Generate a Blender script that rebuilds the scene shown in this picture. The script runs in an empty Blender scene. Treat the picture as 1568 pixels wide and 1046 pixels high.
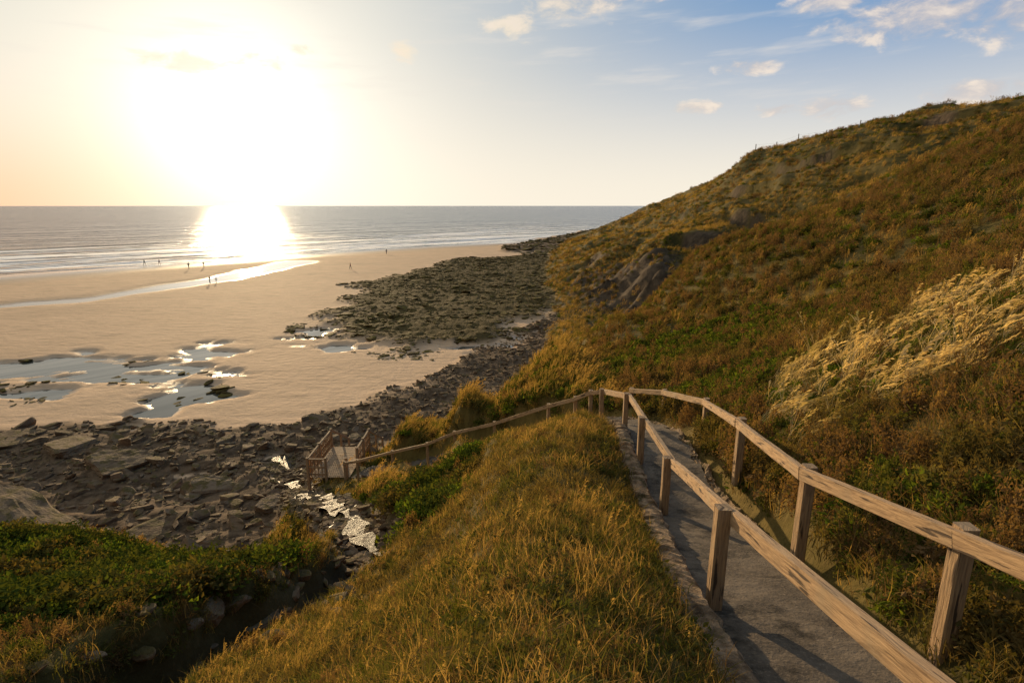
import bpy, math, random
import numpy as np
from mathutils import Vector, Matrix
rng=np.random.default_rng(7); random.seed(7)
scene=bpy.context.scene
EYE=16.0
# ------------------------------------------------------------------ helpers
def link(o,parent=None):
    scene.collection.objects.link(o)
    if parent: o.parent=parent
    return o
def mesh_obj(name,verts,faces,mat=None,smooth=False,parent=None,do_link=True):
    me=bpy.data.meshes.new(name); me.from_pydata([tuple(v) for v in verts],[],faces); me.update()
    if smooth: me.polygons.foreach_set('use_smooth',[True]*len(me.polygons))
    o=bpy.data.objects.new(name,me)
    if mat: me.materials.append(mat)
    if do_link: link(o,parent)
    return o
def vhash(xi,yi,seed):
    h=(xi*374761393+yi*668265263+seed*144269504)&0xffffffff
    h=((h^(h>>13))*1274126177)&0xffffffff
    h=h^(h>>16)
    return h/4294967295.0
def vnoise(x,y,seed=0):
    xf=np.floor(x); yf=np.floor(y); xi=xf.astype(np.int64); yi=yf.astype(np.int64)
    u=x-xf; v=y-yf; u=u*u*u*(u*(u*6-15)+10); v=v*v*v*(v*(v*6-15)+10)
    a=vhash(xi,yi,seed); b=vhash(xi+1,yi,seed); c=vhash(xi,yi+1,seed); d=vhash(xi+1,yi+1,seed)
    return (a*(1-u)+b*u)*(1-v)+(c*(1-u)+d*u)*v
def fbm(x,y,oc=4,seed=0):
    s=0;a=1;t=0
    for i in range(oc):
        s=s+a*vnoise(x*2**i+i*17.3,y*2**i-i*9.1,seed+i); t+=a; a*=.5
    return s/t*2-1
def sst(a,b,x):
    t=np.clip((x-a)/(b-a),0,1); return t*t*(3-2*t)
def polyline_dist(x,y,pts):
    best=np.full(x.shape,1e9); zz=np.zeros(x.shape); side=np.zeros(x.shape)
    for (a,b) in zip(pts[:-1],pts[1:]):
        dx=b[0]-a[0]; dy=b[1]-a[1]; L=dx*dx+dy*dy
        t=np.clip(((x-a[0])*dx+(y-a[1])*dy)/L,0,1)
        px=a[0]+t*dx; py=a[1]+t*dy; d=np.hypot(x-px,y-py)
        m=d<best; best=np.where(m,d,best)
        if len(a)>2: zz=np.where(m,a[2]+t*(b[2]-a[2]),zz)
        side=np.where(m,np.sign(dx*(y-a[1])-dy*(x-a[0])),side)
    return best,zz,side
def poly_sdf(x,y,poly):   # positive inside
    d,_,_=polyline_dist(x,y,poly+[poly[0]])
    ins=np.zeros(x.shape,bool); n=len(poly)
    for i in range(n):
        x1,y1=poly[i]; x2,y2=poly[(i+1)%n]
        if y1==y2: continue
        c=((y1>y)!=(y2>y))&(x<(x2-x1)*(y-y1)/(y2-y1)+x1)
        ins^=c
    return np.where(ins,d,-d)
# ------------------------------------------------------------------ terrain survey (x, y, height relative to eye)
PATH=[(2.2,-6,-1.5),(2.3,0,-2.7),(2.35,2.1,-3.16),(2.5,4.8,-3.83),(3.15,8.9,-5.2),(3.35,11.3,-5.45),(3.7,14.2,-5.9),
      (3.65,16.3,-6.5),(3.0,18.1,-7.1),(1.8,19.7,-7.9),(-.2,22.7,-9.8),(-2.1,24.7,-11.05),(-3.6,25.8,-12),(-5.5,26.8,-12.95),(-8.2,28.2,-13.9)]
STREAM=[(-5.0,3.5,-7.4),(-4.45,6.8,-7.9),(-3.95,9.5,-8.4),(-3.4,13,-9.25),(-4.4,15.5,-9.9),(-6.4,19,-11.0),(-7.8,22,-12.2),(-10,25,-13.7),(-12,29,-15.3),(-15,34,-15.9)]
CP=[ # mound
 (0,0,-1.75),(0,1.84,-1.95),(0,3.6,-2.7),(0,5.5,-3.3),(.7,8.5,-4.2),(1.0,12.5,-5.1),(2.2,15.5,-5.95),(1.35,2.1,-2.75),(1.45,4.8,-3.4),(2.1,8.9,-4.85),
 (1.9,11,-4.95),(2.3,14,-5.55),(-.5,16.5,-7.0),(-1.94,8,-6.0),(-.76,7,-4.7),(-2.3,5,-4.6),(-.6,11,-5.6),(-.7,3.8,-3.3),(-2.5,2,-3.6),(-1,0,-2.2),(-3,0,-3.9),
 (-3,18,-9.3),(-5.9,21,-11.3),(-1.2,14,-7.3),(-1.7,19,-9.0),(.6,18.6,-7.8),(-3.5,23,-11.6),(-6.5,25,-13.0),
 # left bank
 (-10.5,14,-9.2),(-5.8,15.3,-9.9),(-13,13,-8.3),(-6.5,7,-5.9),(-5.9,4.5,-5.1),(-5.6,8.2,-6.4),(-5.2,9.8,-7.1),(-4.9,12.0,-8.1),(-8,10,-7.3),(-8,0,-4.8),
 (-15,5,-6.9),(-25,8,-9.2),(-8,18,-13.4),(-12,19,-14.8),(-18,20,-15.4),(-9,22,-13.4),(-40,12,-11),(-40,25,-17),(-80,0,-14),(-80,25,-18),(-150,-30,-12),
 (-300,-90,-12),(-300,0,-18),(-20,28,-17),(-15,45,-18),(-8,40,-16.5),(-4,50,-17),(-60,60,-19),(-50,120,-19),(-150,60,-19),(-20,90,-19),
 # stairs / spur
 (-.73,22,-9.9),(-4,25,-12.1),(-7.95,27,-13.9),(-10,30,-14.6),(-7,31,-14.0),(-2.4,28,-9.6),(-6,29.5,-12.1),(2.6,33,-8.2),(3.5,26,-7.4),(8,44,-8.7),
 (-1,33,-12.5),(3,39,-12.5),(0,26.5,-8.8),(3,48,-15),(10,56,-13.5),(14,68,-14.5),(-3,37,-15.5),(6,22,-6.7),(5.4,19,-6.5),
 # near right slope
 (14.4,30,-4.6),(17.6,25,-2.4),(21.8,25,.4),(10,27,-6.35),(7.2,28,-7.3),(8,13,-3.7),(9.4,12,-2.5),(6.6,7,-2.5),(5.3,6,-2.9),(4.6,6.5,-3.5),(7.9,18,-5.3),
 (4.4,3.3,-2.8),(4.3,9,-4.6),(5.2,14,-5.5),(6,3,-2.2),(10,0,-.6),(20,5,2.5),(30,0,5),(17.5,56,-5.4),(32.6,64,-.8),(40,64,1.7),(49,59,6.5),(42,48,7.4),(30,45,1.2),
 (13,48,-7.2),(40,30,7),(60,40,12),(5,-5,-1.5),(0,-8,-.8),(-5,-8,-2),(20,-20,3),(12,38,-6.9),(24,56,-3.2),
 # hollow behind the near shoulder
 (17,67,-12),(27,75,-9.5),(36,79,-6.6),(45,79,-3.2),(56,77,2.4),
 # cliffs & far hill
 (6,92,-15.5),(10,76,-15.2),(5.6,132,-15.6),(11,190,-15.7),(66,409,-16),(22,88,-8.0),(17,130,-12.0),(36.5,150,-5.8),(42,120,-.7),(53,115,5.2),
 (30,105,-5),(13,100,-12.5),(22,180,-12),(74,330,-2),(50,250,-5.5),(40,205,-6),(59,170,7.2),(64,160,12.5),(84,150,18),(100,130,20),(75,90,14.5),(63,92,9.5),(55,97,5.5),(87,250,7),(100,230,11),
 (140,220,19),(160,160,22),(110,90,20),(200,0,24),(200,100,26),(100,-50,14),(300,300,20),(150,400,6),(110,420,-3),(90,500,-18),(140,600,-18),(300,800,-15),
 (400,500,15),(600,600,15),(600,0,25),(0,200,-19),(-30,260,-22),(0,350,-22),(40,450,-22),(-100,200,-24),(-300,300,-24),(-400,600,-24),(0,900,-24),(100,900,-20),(600,900,0)]
CP+= [(p[0],p[1],p[2]) for p in PATH[:9]]
CP=np.array(CP,float)
KS=6.0
def wrp(x): return np.arcsinh(x/KS)
cx=wrp(CP[:,0]); cy=wrp(CP[:,1]); cz=CP[:,2]
def ker(r2): return -np.sqrt(r2+0.006)
Kmat=ker((cx[:,None]-cx)**2+(cy[:,None]-cy)**2)
n=len(CP); A=np.zeros((n+3,n+3)); A[:n,:n]=Kmat-np.eye(n)*0.002
Pm=np.stack([np.ones(n),cx,cy],1); A[:n,n:]=Pm; A[n:,:n]=Pm.T
sol=np.linalg.solve(A,np.concatenate([cz,np.zeros(3)]))
def rbf(x,y):
    X=wrp(x).ravel(); Y=wrp(y).ravel(); out=np.zeros(X.shape)
    for s in range(0,len(X),40000):
        a=X[s:s+40000];b=Y[s:s+40000]
        out[s:s+40000]=ker((a[:,None]-cx)**2+(b[:,None]-cy)**2)@sol[:n]+sol[n]+sol[n+1]*a+sol[n+2]*b
    return out.reshape(x.shape)
SHORE=[(-420,-190),(-117,130),(-109,139),(-99,151),(-88.5,165.6),(-64,198),(-35,230),(-1,255),(33,338),(73,441),(120,560),(200,700)]
LANDPOLY=SHORE+[(1500,700),(1500,-400),(-420,-400)]
RUN=[(-140,62),(-110,78),(-83,91),(-74,97.7),(-69,114),(-64.6,126.5),(-63,151),(-62,165)]
R1=[(-32,114),(-16,169),(10,192),(16,150),(8,97),(1,72),(-2,64),(-10.5,64),(-19.6,70),(-25,78)]
R2=[(-40,40),(-26,38.5),(-16.5,40),(-12.5,45),(-5.6,55),(8,88),(20,80),(5,40),(-5,30),(-12,18),(-45,12),(-70,26),(-55,38)]
R3=[(-1,230),(69,425),(95,420),(40,200),(10,185),(0,205)]
POOL=[(-62,54,15,3.2),(-47,56,10,4.6),(-38,52.5,8,5),(-33,60,3.6,5),(-28,46,3.6,5.5),(-47,47,9,1.8),(-3,64,3.5,3),(3,69,4.5,4),(-25,72,3.5,5),(-20,64,3,3)]
CLF=[(9,68),(18,66),(27,78),(25,92),(18,104),(11,112),(7,92)]
SRL=[(2.82,17.12),(2.16,18.3),(1.33,19.6),(-.73,22),(-2.6,24),(-4,25),(-5.9,26),(-7.95,27),(-9.8,27.4)]
def terrain(x,y,full=False):
    x=np.asarray(x,float); y=np.asarray(y,float); R=np.hypot(x,y)
    h=rbf(x,y)+EYE
    amp=sst(8,120,R)
    h=h+fbm(x/2.2,y/2.2,4,3)*0.13*(1-.3*amp)+fbm(x/14,y/14,5,11)*0.9*sst(18,70,R)*sst(.3,4,h)
    farw=sst(66,95,R)*sst(1.5,5,h)
    lw=fbm(x/26,y/26,4,71)
    tt=h/5.5+lw*1.1; ft=tt-np.floor(tt); ed=sst(-.15,.25,fbm(x/17,y/17,3,72))
    h=h+farw*ed*2.5*(sst(.55,.72,ft)-ft)
    ledge=farw*ed*sst(.53,.58,ft)*sst(.76,.70,ft)*sst(.05,.2,fbm(x/8,y/8,4,74))
    h=h+farw*fbm((x-y*.35)/7,y/14,4,73)*1.6
    cl=poly_sdf(x,y,CLF)+fbm(x/9,y/9,3,30)*5
    clz=sst(-3,3,cl)
    g=np.abs(fbm((y-.4*x)/3.4,(x+.4*y)/20,5,31))
    h=h-(.4-g)*3.4*clz*sst(.6,3,h)
    dsh=poly_sdf(x,y,LANDPOLY)
    r1=sst(-3,3,poly_sdf(x,y,R1)+fbm(x/7,y/7,4,5)*7)
    r2=sst(-1.2,1.2,poly_sdf(x,y,R2)+fbm(x/4,y/4,4,6)*3)
    r3=sst(-5,5,poly_sdf(x,y,R3)+fbm(x/12,y/12,3,7)*9)
    b=np.clip(.008*dsh,-3,.26)+fbm(x/30,y/16,3,21)*.05*sst(0,25,dsh)+fbm(x/3,y/3,3,22)*.008
    dr,_,_=polyline_dist(x,y,RUN)
    wr=1.2+2.0*fbm(x/9,y/9,3,24)+2.2*sst(100,150,y)
    k_=sst(wr+5,wr-1,dr)*sst(0,.1,b); b=b*(1-k_)-.07*k_
    pm=np.zeros(x.shape)
    for (px,py,ax,ay) in POOL:
        q=1-np.hypot((x-px)/ax,(y-py)/ay)+fbm(x/4+px,y/1.5,5,25)*1.3
        pm=np.maximum(pm,sst(-.2,.6,q))
    b=b*(1-pm)-.07*pm
    st=fbm(x/5+y/11,y/2.6,5,41)*2.2; sf=st-np.floor(st); shelf=(np.floor(st)+sst(.0,.35,sf))*.16
    rr=np.maximum(np.maximum(r1,r2),r3)
    b=b+rr*(.10+shelf+.12*fbm(x/.9,y/.6,3,43))+r1*.3+.35*r3
    b=b+r2*sst(36,22,R)*.6
    k=.25; m=np.clip(.5+.5*(h-b)/k,0,1); z=b*(1-m)+h*m+k*m*(1-m)
    hillm=sst(.0,.5,h-b+fbm(x/1.5,y/1.5,3,44)*.3)
    ds,zs,_=polyline_dist(x,y,STREAM); near=(y<36)&(x<0)
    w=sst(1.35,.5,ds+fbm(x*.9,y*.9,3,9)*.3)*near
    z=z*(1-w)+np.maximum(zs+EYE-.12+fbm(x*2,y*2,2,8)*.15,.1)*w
    dp,zp,sd=polyline_dist(x,y,PATH)
    w2=sst(1.2,.82,dp)*(y<29.2)
    z=z*(1-w2)+(zp+EYE-.14)*w2
    if not full: return z
    return z,dict(hill=hillm,rock=rr,weed=r1,cliff=np.maximum(clz*sst(.3,1.2,z)*hillm,ledge),wet=np.maximum(sst(.15,.0,b)*(1-hillm),sst(1.3,.5,ds)*near*.8),
                  stream=ds,path=dp,side=sd,r2=r2,dsh=dsh,clz=clz,ledge=ledge,gul=w*(y<24))
# ------------------------------------------------------------------ shader helpers
class NT:
    def __init__(s,nt): s.t=nt; s.n=nt.nodes; s.l=nt.links
    def node(s,ty,**kw):
        nd=s.n.new(ty)
        for k,v in kw.items(): setattr(nd,k,v)
        return nd
    def set(s,sock,v):
        if isinstance(v,bpy.types.NodeSocket): s.l.new(v,sock)
        elif isinstance(v,(tuple,list)):
            sock.default_value=tuple(v)+((1,) if len(v)==3 and len(sock.default_value)==4 else ())
        else: sock.default_value=v
    def m(s,op,a,b=0.0,c=0.0,clamp=False):
        nd=s.node('ShaderNodeMath',operation=op,use_clamp=clamp)
        s.set(nd.inputs[0],a); s.set(nd.inputs[1],b); s.set(nd.inputs[2],c); return nd.outputs[0]
    def vm(s,op,a,b=(0,0,0),sc=1.0):
        nd=s.node('ShaderNodeVectorMath',operation=op); s.set(nd.inputs[0],a); s.set(nd.inputs[1],b); s.set(nd.inputs[3],sc)
        return nd.outputs[1] if op in('DOT_PRODUCT','LENGTH') else nd.outputs[0]
    def mix(s,f,a,b,bt='MIX'):
        nd=s.node('ShaderNodeMix',data_type='RGBA',blend_type=bt); s.set(nd.inputs[0],f); s.set(nd.inputs[6],a); s.set(nd.inputs[7],b); return nd.outputs[2]
    def ss(s,a,b,x):
        nd=s.node('ShaderNodeMapRange',interpolation_type='SMOOTHSTEP'); s.set(nd.inputs[0],x); s.set(nd.inputs[1],a); s.set(nd.inputs[2],b); return nd.outputs[0]
    def noise(s,vec,scale,detail=4,rough=.55,dist=0.0):
        nd=s.node('ShaderNodeTexNoise'); s.set(nd.inputs['Vector'],vec); nd.inputs['Scale'].default_value=scale; nd.inputs['Detail'].default_value=detail
        nd.inputs['Roughness'].default_value=rough; nd.inputs['Distortion'].default_value=dist; return nd.outputs[0]
    def mapping(s,vec,sc=(1,1,1),rot=(0,0,0)):
        nd=s.node('ShaderNodeMapping'); s.set(nd.inputs[0],vec); nd.inputs['Scale'].default_value=sc; nd.inputs['Rotation'].default_value=rot; return nd.outputs[0]
    def attr(s,name):
        nd=s.node('ShaderNodeAttribute',attribute_name=name); return nd.outputs['Fac']
    def pos(s): return s.node('ShaderNodeNewGeometry').outputs['Position']
    def bump(s,h,st,dist=.05):
        nd=s.node('ShaderNodeBump'); s.set(nd.inputs['Height'],h); s.set(nd.inputs['Strength'],st); s.set(nd.inputs['Distance'],dist); return nd.outputs[0]
def newmat(name):
    m=bpy.data.materials.new(name); m.use_nodes=True; t=NT(m.node_tree)
    return m,t,m.node_tree.nodes['Principled BSDF'],m.node_tree.nodes['Material Output']
# land
M_land,t,B,O=newmat('land'); p=t.pos()
nA=t.noise(p,.12,4); nB=t.noise(p,1.3,6,.6); nC=t.noise(p,9,6,.65)
sand=t.mix(nA,(.78,.51,.30),(.66,.42,.24)); 
rip=t.noise(t.mapping(p,(.35,1.6,1),(0,0,math.radians(-35))),.9,5,.6)
sand=t.mix(t.ss(.45,.75,rip),sand,(.48,.31,.18))
sand=t.mix(t.m('MULTIPLY',t.ss(.5,.7,t.noise(t.mapping(p,(.3,1,1),(0,0,math.radians(40))),.12,5,.6)),.3),sand,(.42,.28,.165))
wet=t.attr('wet'); sand=t.mix(t.m('MULTIPLY',wet,.75),sand,(.30,.20,.12))
rock=t.mix(t.ss(.35,.65,nB),(.065,.040,.022),(.18,.115,.066)); rock=t.mix(t.ss(.55,.8,nC),rock,(.31,.215,.135))
weed=t.mix(nC,(.05,.034,.010),(.145,.098,.028)); rock=t.mix(t.m('MULTIPLY',t.attr('weed'),.9),rock,weed)
c=t.mix(t.m('MULTIPLY',t.attr('rock'),t.ss(.35,.5,t.m('ADD',t.m('MULTIPLY',nB,.5),t.m('MULTIPLY',t.attr('rockh'),.5)))),sand,rock)
hl=t.mix(t.ss(.35,.65,t.noise(p,.06,6,.62)),(.065,.056,.016),(.18,.125,.038)); hl=t.mix(t.ss(.4,.75,t.noise(p,.5,6,.65)),hl,(.045,.038,.012)); hl=t.mix(t.ss(.5,.75,nC),hl,(.15,.105,.038))
c=t.mix(t.attr('hill'),c,hl)
cl=t.mix(t.ss(.3,.7,t.noise(t.mapping(p,(1,1,.3)),.8,7,.7)),(.135,.095,.060),(.045,.032,.021))
c=t.mix(t.m('MULTIPLY',t.attr('cliff'),t.ss(.44,.56,t.m('ADD',t.noise(p,.14,6,.65),t.attr('steep')))),c,cl)
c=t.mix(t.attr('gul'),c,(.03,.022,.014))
t.set(B.inputs['Base Color'],c)
t.set(B.inputs['Roughness'],t.m('SUBTRACT',.9,t.m('MULTIPLY',wet,.65)))
dryrock=t.m('SUBTRACT',1.0,t.m('MULTIPLY',t.m('MAXIMUM',t.attr('rock'),t.attr('hill')),.7))
t.set(B.inputs['Specular IOR Level'],t.m('MULTIPLY',dryrock,t.m('ADD',.18,t.m('MULTIPLY',wet,.35))))
bh=t.m('ADD',t.m('MULTIPLY',nC,.35),t.m('MULTIPLY',nB,.9)); bh=t.m('ADD',bh,t.m('MULTIPLY',rip,.6))
t.set(B.inputs['Normal'],t.bump(bh,t.m('SUBTRACT',.6,t.m('MULTIPLY',wet,.48)),.22))
# ------------------------------------------------------------------ land sheet
d=.0112
gx=np.sinh(np.arange(np.arcsinh(-420/KS),np.arcsinh(620/KS),d))*KS
gy=np.sinh(np.arange(np.arcsinh(-30/KS),np.arcsinh(900/KS),d))*KS
GX,GY=np.meshgrid(gx,gy); GZ,M=terrain(GX,GY,True)
ny,nx=GX.shape
me=bpy.data.meshes.new('ground_terrain')
co=np.stack([GX,GY,GZ],-1).reshape(-1,3).astype(np.float32)
ii=np.arange(nx*ny).reshape(ny,nx); q=np.stack([ii[:-1,:-1],ii[:-1,1:],ii[1:,1:],ii[1:,:-1]],-1).reshape(-1,4)
me.vertices.add(len(co)); me.vertices.foreach_set('co',co.ravel())
me.loops.add(q.size); me.loops.foreach_set('vertex_index',q.ravel().astype(np.int32))
me.polygons.add(len(q)); me.polygons.foreach_set('loop_start',(np.arange(len(q))*4).astype(np.int32)); me.polygons.foreach_set('loop_total',np.full(len(q),4,np.int32))
me.polygons.foreach_set('use_smooth',np.ones(len(q),bool)); me.update(calc_edges=True)
dzy=np.gradient(GZ,axis=0)/np.gradient(GY,axis=0); dzx=np.gradient(GZ,axis=1)/np.gradient(GX,axis=1)
M['steep']=np.clip(np.hypot(dzx,dzy)-.3,0,1)*.45
M['rockh']=np.clip(GZ*2,0,1)
for k in('hill','rock','weed','cliff','wet','steep','rockh','gul'):
    a=me.attributes.new(k,'FLOAT','POINT'); a.data.foreach_set('value',M[k].ravel().astype(np.float32))
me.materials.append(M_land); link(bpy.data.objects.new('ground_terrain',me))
# ------------------------------------------------------------------ sea
M_sea,t,B,O=newmat('sea_water'); p=t.pos()
sx=t.vm('DOT_PRODUCT',p,(-.733,.68,0)); s0=-117*-.733+130*.68; s=t.m('SUBTRACT',sx,s0); al=t.vm('DOT_PRODUCT',p,(.68,.733,0))
def shore_noise(fs_,fa,det,ro,dist=.3):
    cv=t.node('ShaderNodeCombineXYZ'); t.set(cv.inputs[0],t.m('MULTIPLY',s,fs_)); t.set(cv.inputs[1],t.m('MULTIPLY',al,fa)); return t.noise(cv.outputs[0],1.0,det,ro,dist)
fn=shore_noise(.085,.011,6,.6,.5); f2=shore_noise(.5,.12,5,.6); f3_=shore_noise(.03,.004,5,.6)
foam=t.m('ADD',t.m('MULTIPLY',fn,.75),t.m('MULTIPLY',f2,.25))
thr=t.m('ADD',.45,t.m('MULTIPLY',t.m('ABSOLUTE',t.m('SUBTRACT',s,22)),.0010))
foam=t.ss(0,.045,t.m('SUBTRACT',foam,thr)); foam=t.m('MULTIPLY',foam,t.ss(-14,-2,s))
t.set(B.inputs['Base Color'],t.mix(foam,t.mix(t.ss(0,300,s),(.10,.095,.075),(.03,.06,.085)),(.95,.90,.84)))
t.set(B.inputs['Roughness'],t.m('ADD',t.m('MULTIPLY',foam,.5),t.m('ADD',.05,t.m('MULTIPLY',t.ss(0,120,s),.12))))
w1=t.noise(t.mapping(p,(1,.35,1),(0,0,math.radians(-47))),.35,7,.62); w2=shore_noise(.11,.02,4,.55)
bst=t.m('ADD',.02,t.m('MULTIPLY',t.ss(-2,14,s),.8))
hh=t.m('ADD',t.m('MULTIPLY',w1,.8),t.m('ADD',t.m('MULTIPLY',w2,11.0),t.m('MULTIPLY',f3_,14.0)))
t.set(B.inputs['Normal'],t.bump(hh,bst,1.0))
B.inputs['IOR'].default_value=1.33
ang=[i*math.tau/96 for i in range(96)]; vs=[(0,0,0)]; fs=[]
rad=[60,200,600,2000,7000,24000]
for r in rad: vs+=[(r*math.cos(a),r*math.sin(a),0) for a in ang]
for i in range(96): fs.append((0,1+i,1+(i+1)%96))
for k in range(len(rad)-1):
    for i in range(96): a=1+k*96;b=a+96; fs.append((a+i,b+i,b+(i+1)%96,a+(i+1)%96))
mesh_obj('sea_water',vs,fs,M_sea)
# ------------------------------------------------------------------ concrete path, kerb wall
def resample(pts,step):
    P=[Vector(p) for p in pts]; out=[]
    for i in range(len(P)-1):
        p0=P[max(i-1,0)];p1=P[i];p2=P[i+1];p3=P[min(i+2,len(P)-1)]
        nn=max(1,int((p2-p1).length/step))
        for k in range(nn):
            u=k/nn; out.append(.5*((2*p1)+(-p0+p2)*u+(2*p0-5*p1+4*p2-p3)*u*u+(-p0+3*p1-3*p2+p3)*u**3))
    out.append(P[-1]); return out
def frames(pts):
    res=[]
    for i,p in enumerate(pts):
        a=pts[max(i-1,0)];b=pts[min(i+1,len(pts)-1)]; tt=Vector((b.x-a.x,b.y-a.y,0)).normalized(); res.append((p,tt,Vector((-tt.y,tt.x,0))))
    return res
M_conc,t,B,O=newmat('path_concrete'); p=t.pos()
n1=t.noise(p,1.6,5,.6); n2=t.noise(p,30,5,.7)
c=t.mix(t.ss(.3,.7,n1),(.085,.064,.045),(.17,.13,.09)); c=t.mix(t.ss(.5,.75,n2),c,(.23,.175,.12)); c=t.mix(t.ss(.48,.66,t.noise(p,2.2,7,.72)),c,(.038,.029,.019))
t.set(B.inputs['Base Color'],c); B.inputs['Roughness'].default_value=.9; B.inputs['Specular IOR Level'].default_value=.2
t.set(B.inputs['Normal'],t.bump(t.m('ADD',t.m('MULTIPLY',n2,.4),t.noise(p,5,5,.6)),.8,.05))
M_stone,t,B,O=newmat('kerb_stone'); p=t.pos()
n1=t.noise(p,6,6,.65); n2=t.noise(p,40,4,.6)
c=t.mix(t.ss(.3,.7,n1),(.11,.072,.042),(.40,.275,.165)); c=t.mix(t.ss(.52,.66,t.noise(p,2.5,5,.7)),c,(.07,.058,.025)); t.set(B.inputs['Base Color'],c); B.inputs['Roughness'].default_value=.95; B.inputs['Specular IOR Level'].default_value=.15
t.set(B.inputs['Normal'],t.bump(t.m('ADD',n1,t.m('MULTIPLY',n2,.3)),1.0,.08))
fr=frames(resample(PATH,.16)); vs=[];fs=[]; zprev=None
cols=9; hw=.7; rows=[]; arc=0; last=None; pph=0
for k,(p_,tt,nn) in enumerate(fr):
    z=p_.z+EYE
    if last is not None: arc+=(Vector((p_.x,p_.y))-last).length
    last=Vector((p_.x,p_.y))
    if p_.y>17.2 or p_.x<1.5:
        q_=math.floor(z/.17)*.17
        if zprev is not None and q_<zprev-1e-4: rows.append((p_-tt*.01,nn,zprev))
        rows.append((p_,nn,q_)); zprev=q_
    else:
        ph=(arc/1.45)%1.0
        if ph<pph: rows.append((p_-tt*.02,nn,z+.05)); rows.append((p_,nn,z-.035))
        else: rows.append((p_,nn,z+.085*ph-.035))
        pph=ph
for r,(p_,nn,z) in enumerate(rows):
    for c_ in range(cols):
        o_=(c_/(cols-1)-.5)*2*hw; e=.03*math.sin(r*.7+c_)*(c_ in(0,cols-1))
        vs.append((p_.x+nn.x*(o_+e),p_.y+nn.y*(o_+e),z+random.uniform(-.006,.006)))
for r in range(len(rows)-1):
    for c_ in range(cols-1): a=r*cols+c_; fs.append((a,a+1,a+1+cols,a+cols))
for r in range(len(rows)-1):
    for c_ in(0,cols-1):
        a=r*cols+c_;b=a+cols; va=vs[a];vb=vs[b]; i0=len(vs); vs+=[(va[0],va[1],va[2]-.3),(vb[0],vb[1],vb[2]-.3)]; fs.append((a,b,i0+1,i0))
path=mesh_obj('concrete_path',vs,fs,M_conc)
def kerb(name,side,y0,y1,wid,hgt,off,ph):
    vs=[];fs=[]; f2=frames(resample(PATH,.06)); sel=[f for f in f2 if y0<f[0].y<y1 and f[0].x>1.2]
    for k,(p_,tt,nn) in enumerate(sel):
        j=lambda s_:random.uniform(-s_,s_)
        nz=float(fbm(np.array([p_.y*1.7]),np.array([ph*1.0]),4,5)[0]); blk=.13*nz-.07*(abs(math.sin(k*.12+ph))>.98)
        i=off+blk*.6; prof=[(i,-.35),(i-.01,hgt*.7),(i+.05,hgt+blk),(i+wid*.5,hgt+.02+blk),(i+wid-.05,hgt+blk),(i+wid,hgt*.4),(i+wid+.04,-.4)]
        for (o_,z_) in prof:
            vs.append((p_.x+nn.x*side*(o_+j(.018)),p_.y+nn.y*side*(o_+j(.018)),p_.z+EYE+z_+j(.02)))
    m_=7
    for r in range(len(sel)-1):
        for c_ in range(m_-1): a=r*m_+c_; fs.append((a,a+1,a+1+m_,a+m_))
    return mesh_obj(name,vs,fs,M_stone,False)
kerb('stone_kerb_wall',1,-3,19.4,.34,.27,.68,0)
kerb('stone_edging',-1,6,18.6,.12,.05,.69,2)
# ------------------------------------------------------------------ handrails
M_wood,t,B,O=newmat('weathered_wood'); tc=t.node('ShaderNodeTexCoord').outputs['UV']
gr=t.noise(t.mapping(tc,(1.2,26,1)),3,8,.65,.3); g2=t.noise(tc,2.2,4,.6)
c=t.mix(t.ss(.35,.7,gr),(.50,.32,.17),(.23,.14,.075)); c=t.mix(t.ss(.45,.8,g2),c,(.34,.245,.15)); c=t.mix(t.ss(.58,.64,t.noise(t.mapping(tc,(.5,9,1)),4,4,.5)),c,(.08,.052,.032))
t.set(B.inputs['Base Color'],c); B.inputs['Roughness'].default_value=.8; B.inputs['Specular IOR Level'].default_value=.25
t.set(B.inputs['Normal'],t.bump(gr,.8,.014))
def beam_into(vs,fs,uvs,p0,p1,w,h,jit=.004):
    p0=Vector(p0);p1=Vector(p1); dd=(p1-p0); L=dd.length; dd.normalize()
    if abs(dd.z)>.9: side=Vector((1,0,0)); side=(side-dd*side.dot(dd)).normalized()
    else: side=dd.cross(Vector((0,0,1))).normalized()
    up=side.cross(dd).normalized(); b=min(w,h)*.09
    prof=[(-w/2+b,-h/2),(w/2-b,-h/2),(w/2,-h/2+b),(w/2,h/2-b),(w/2-b,h/2),(-w/2+b,h/2),(-w/2,h/2-b),(-w/2,-h/2+b)]
    nseg=max(1,int(L/.35)); base=len(vs); ou=random.uniform(0,20)
    wv=random.uniform(0,6)
    for k in range(nseg+1):
        c_=p0+dd*(L*k/nseg)
        for(a,e) in prof:
            vs.append(c_+side*(a+random.uniform(-jit,jit)+.006*math.sin(wv+k*.6))+up*(e+random.uniform(-jit,jit)))
    m_=8
    for k in range(nseg):
        for i in range(m_):
            a=base+k*m_+i; b_=base+k*m_+(i+1)%m_; fs.append((a,b_,b_+m_,a+m_))
            v0=i*.07+ou; v1=(i+1)*.07+ou; u0=L*k/nseg+ou;u1=L*(k+1)/nseg+ou; uvs.append([(u0,v0),(u0,v1),(u1,v1),(u1,v0)])
    fs.append(tuple(base+i for i in reversed(range(m_)))); uvs.append([(ou+.01*i,ou+.02*i) for i in range(m_)])
    fs.append(tuple(base+nseg*m_+i for i in range(m_))); uvs.append([(ou+.01*i,ou+.02*i) for i in range(m_)])
def wood_obj(name,beams,parent=None):
    vs=[];fs=[];uv=[]
    for b in beams: beam_into(vs,fs,uv,*b)
    o=mesh_obj(name,vs,fs,M_wood,False,parent); l=o.data.uv_layers.new(name='UVMap')
    fl=[c for f in uv for c in f]; l.data.foreach_set('uv',[v for c in fl for v in c]); return o
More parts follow.
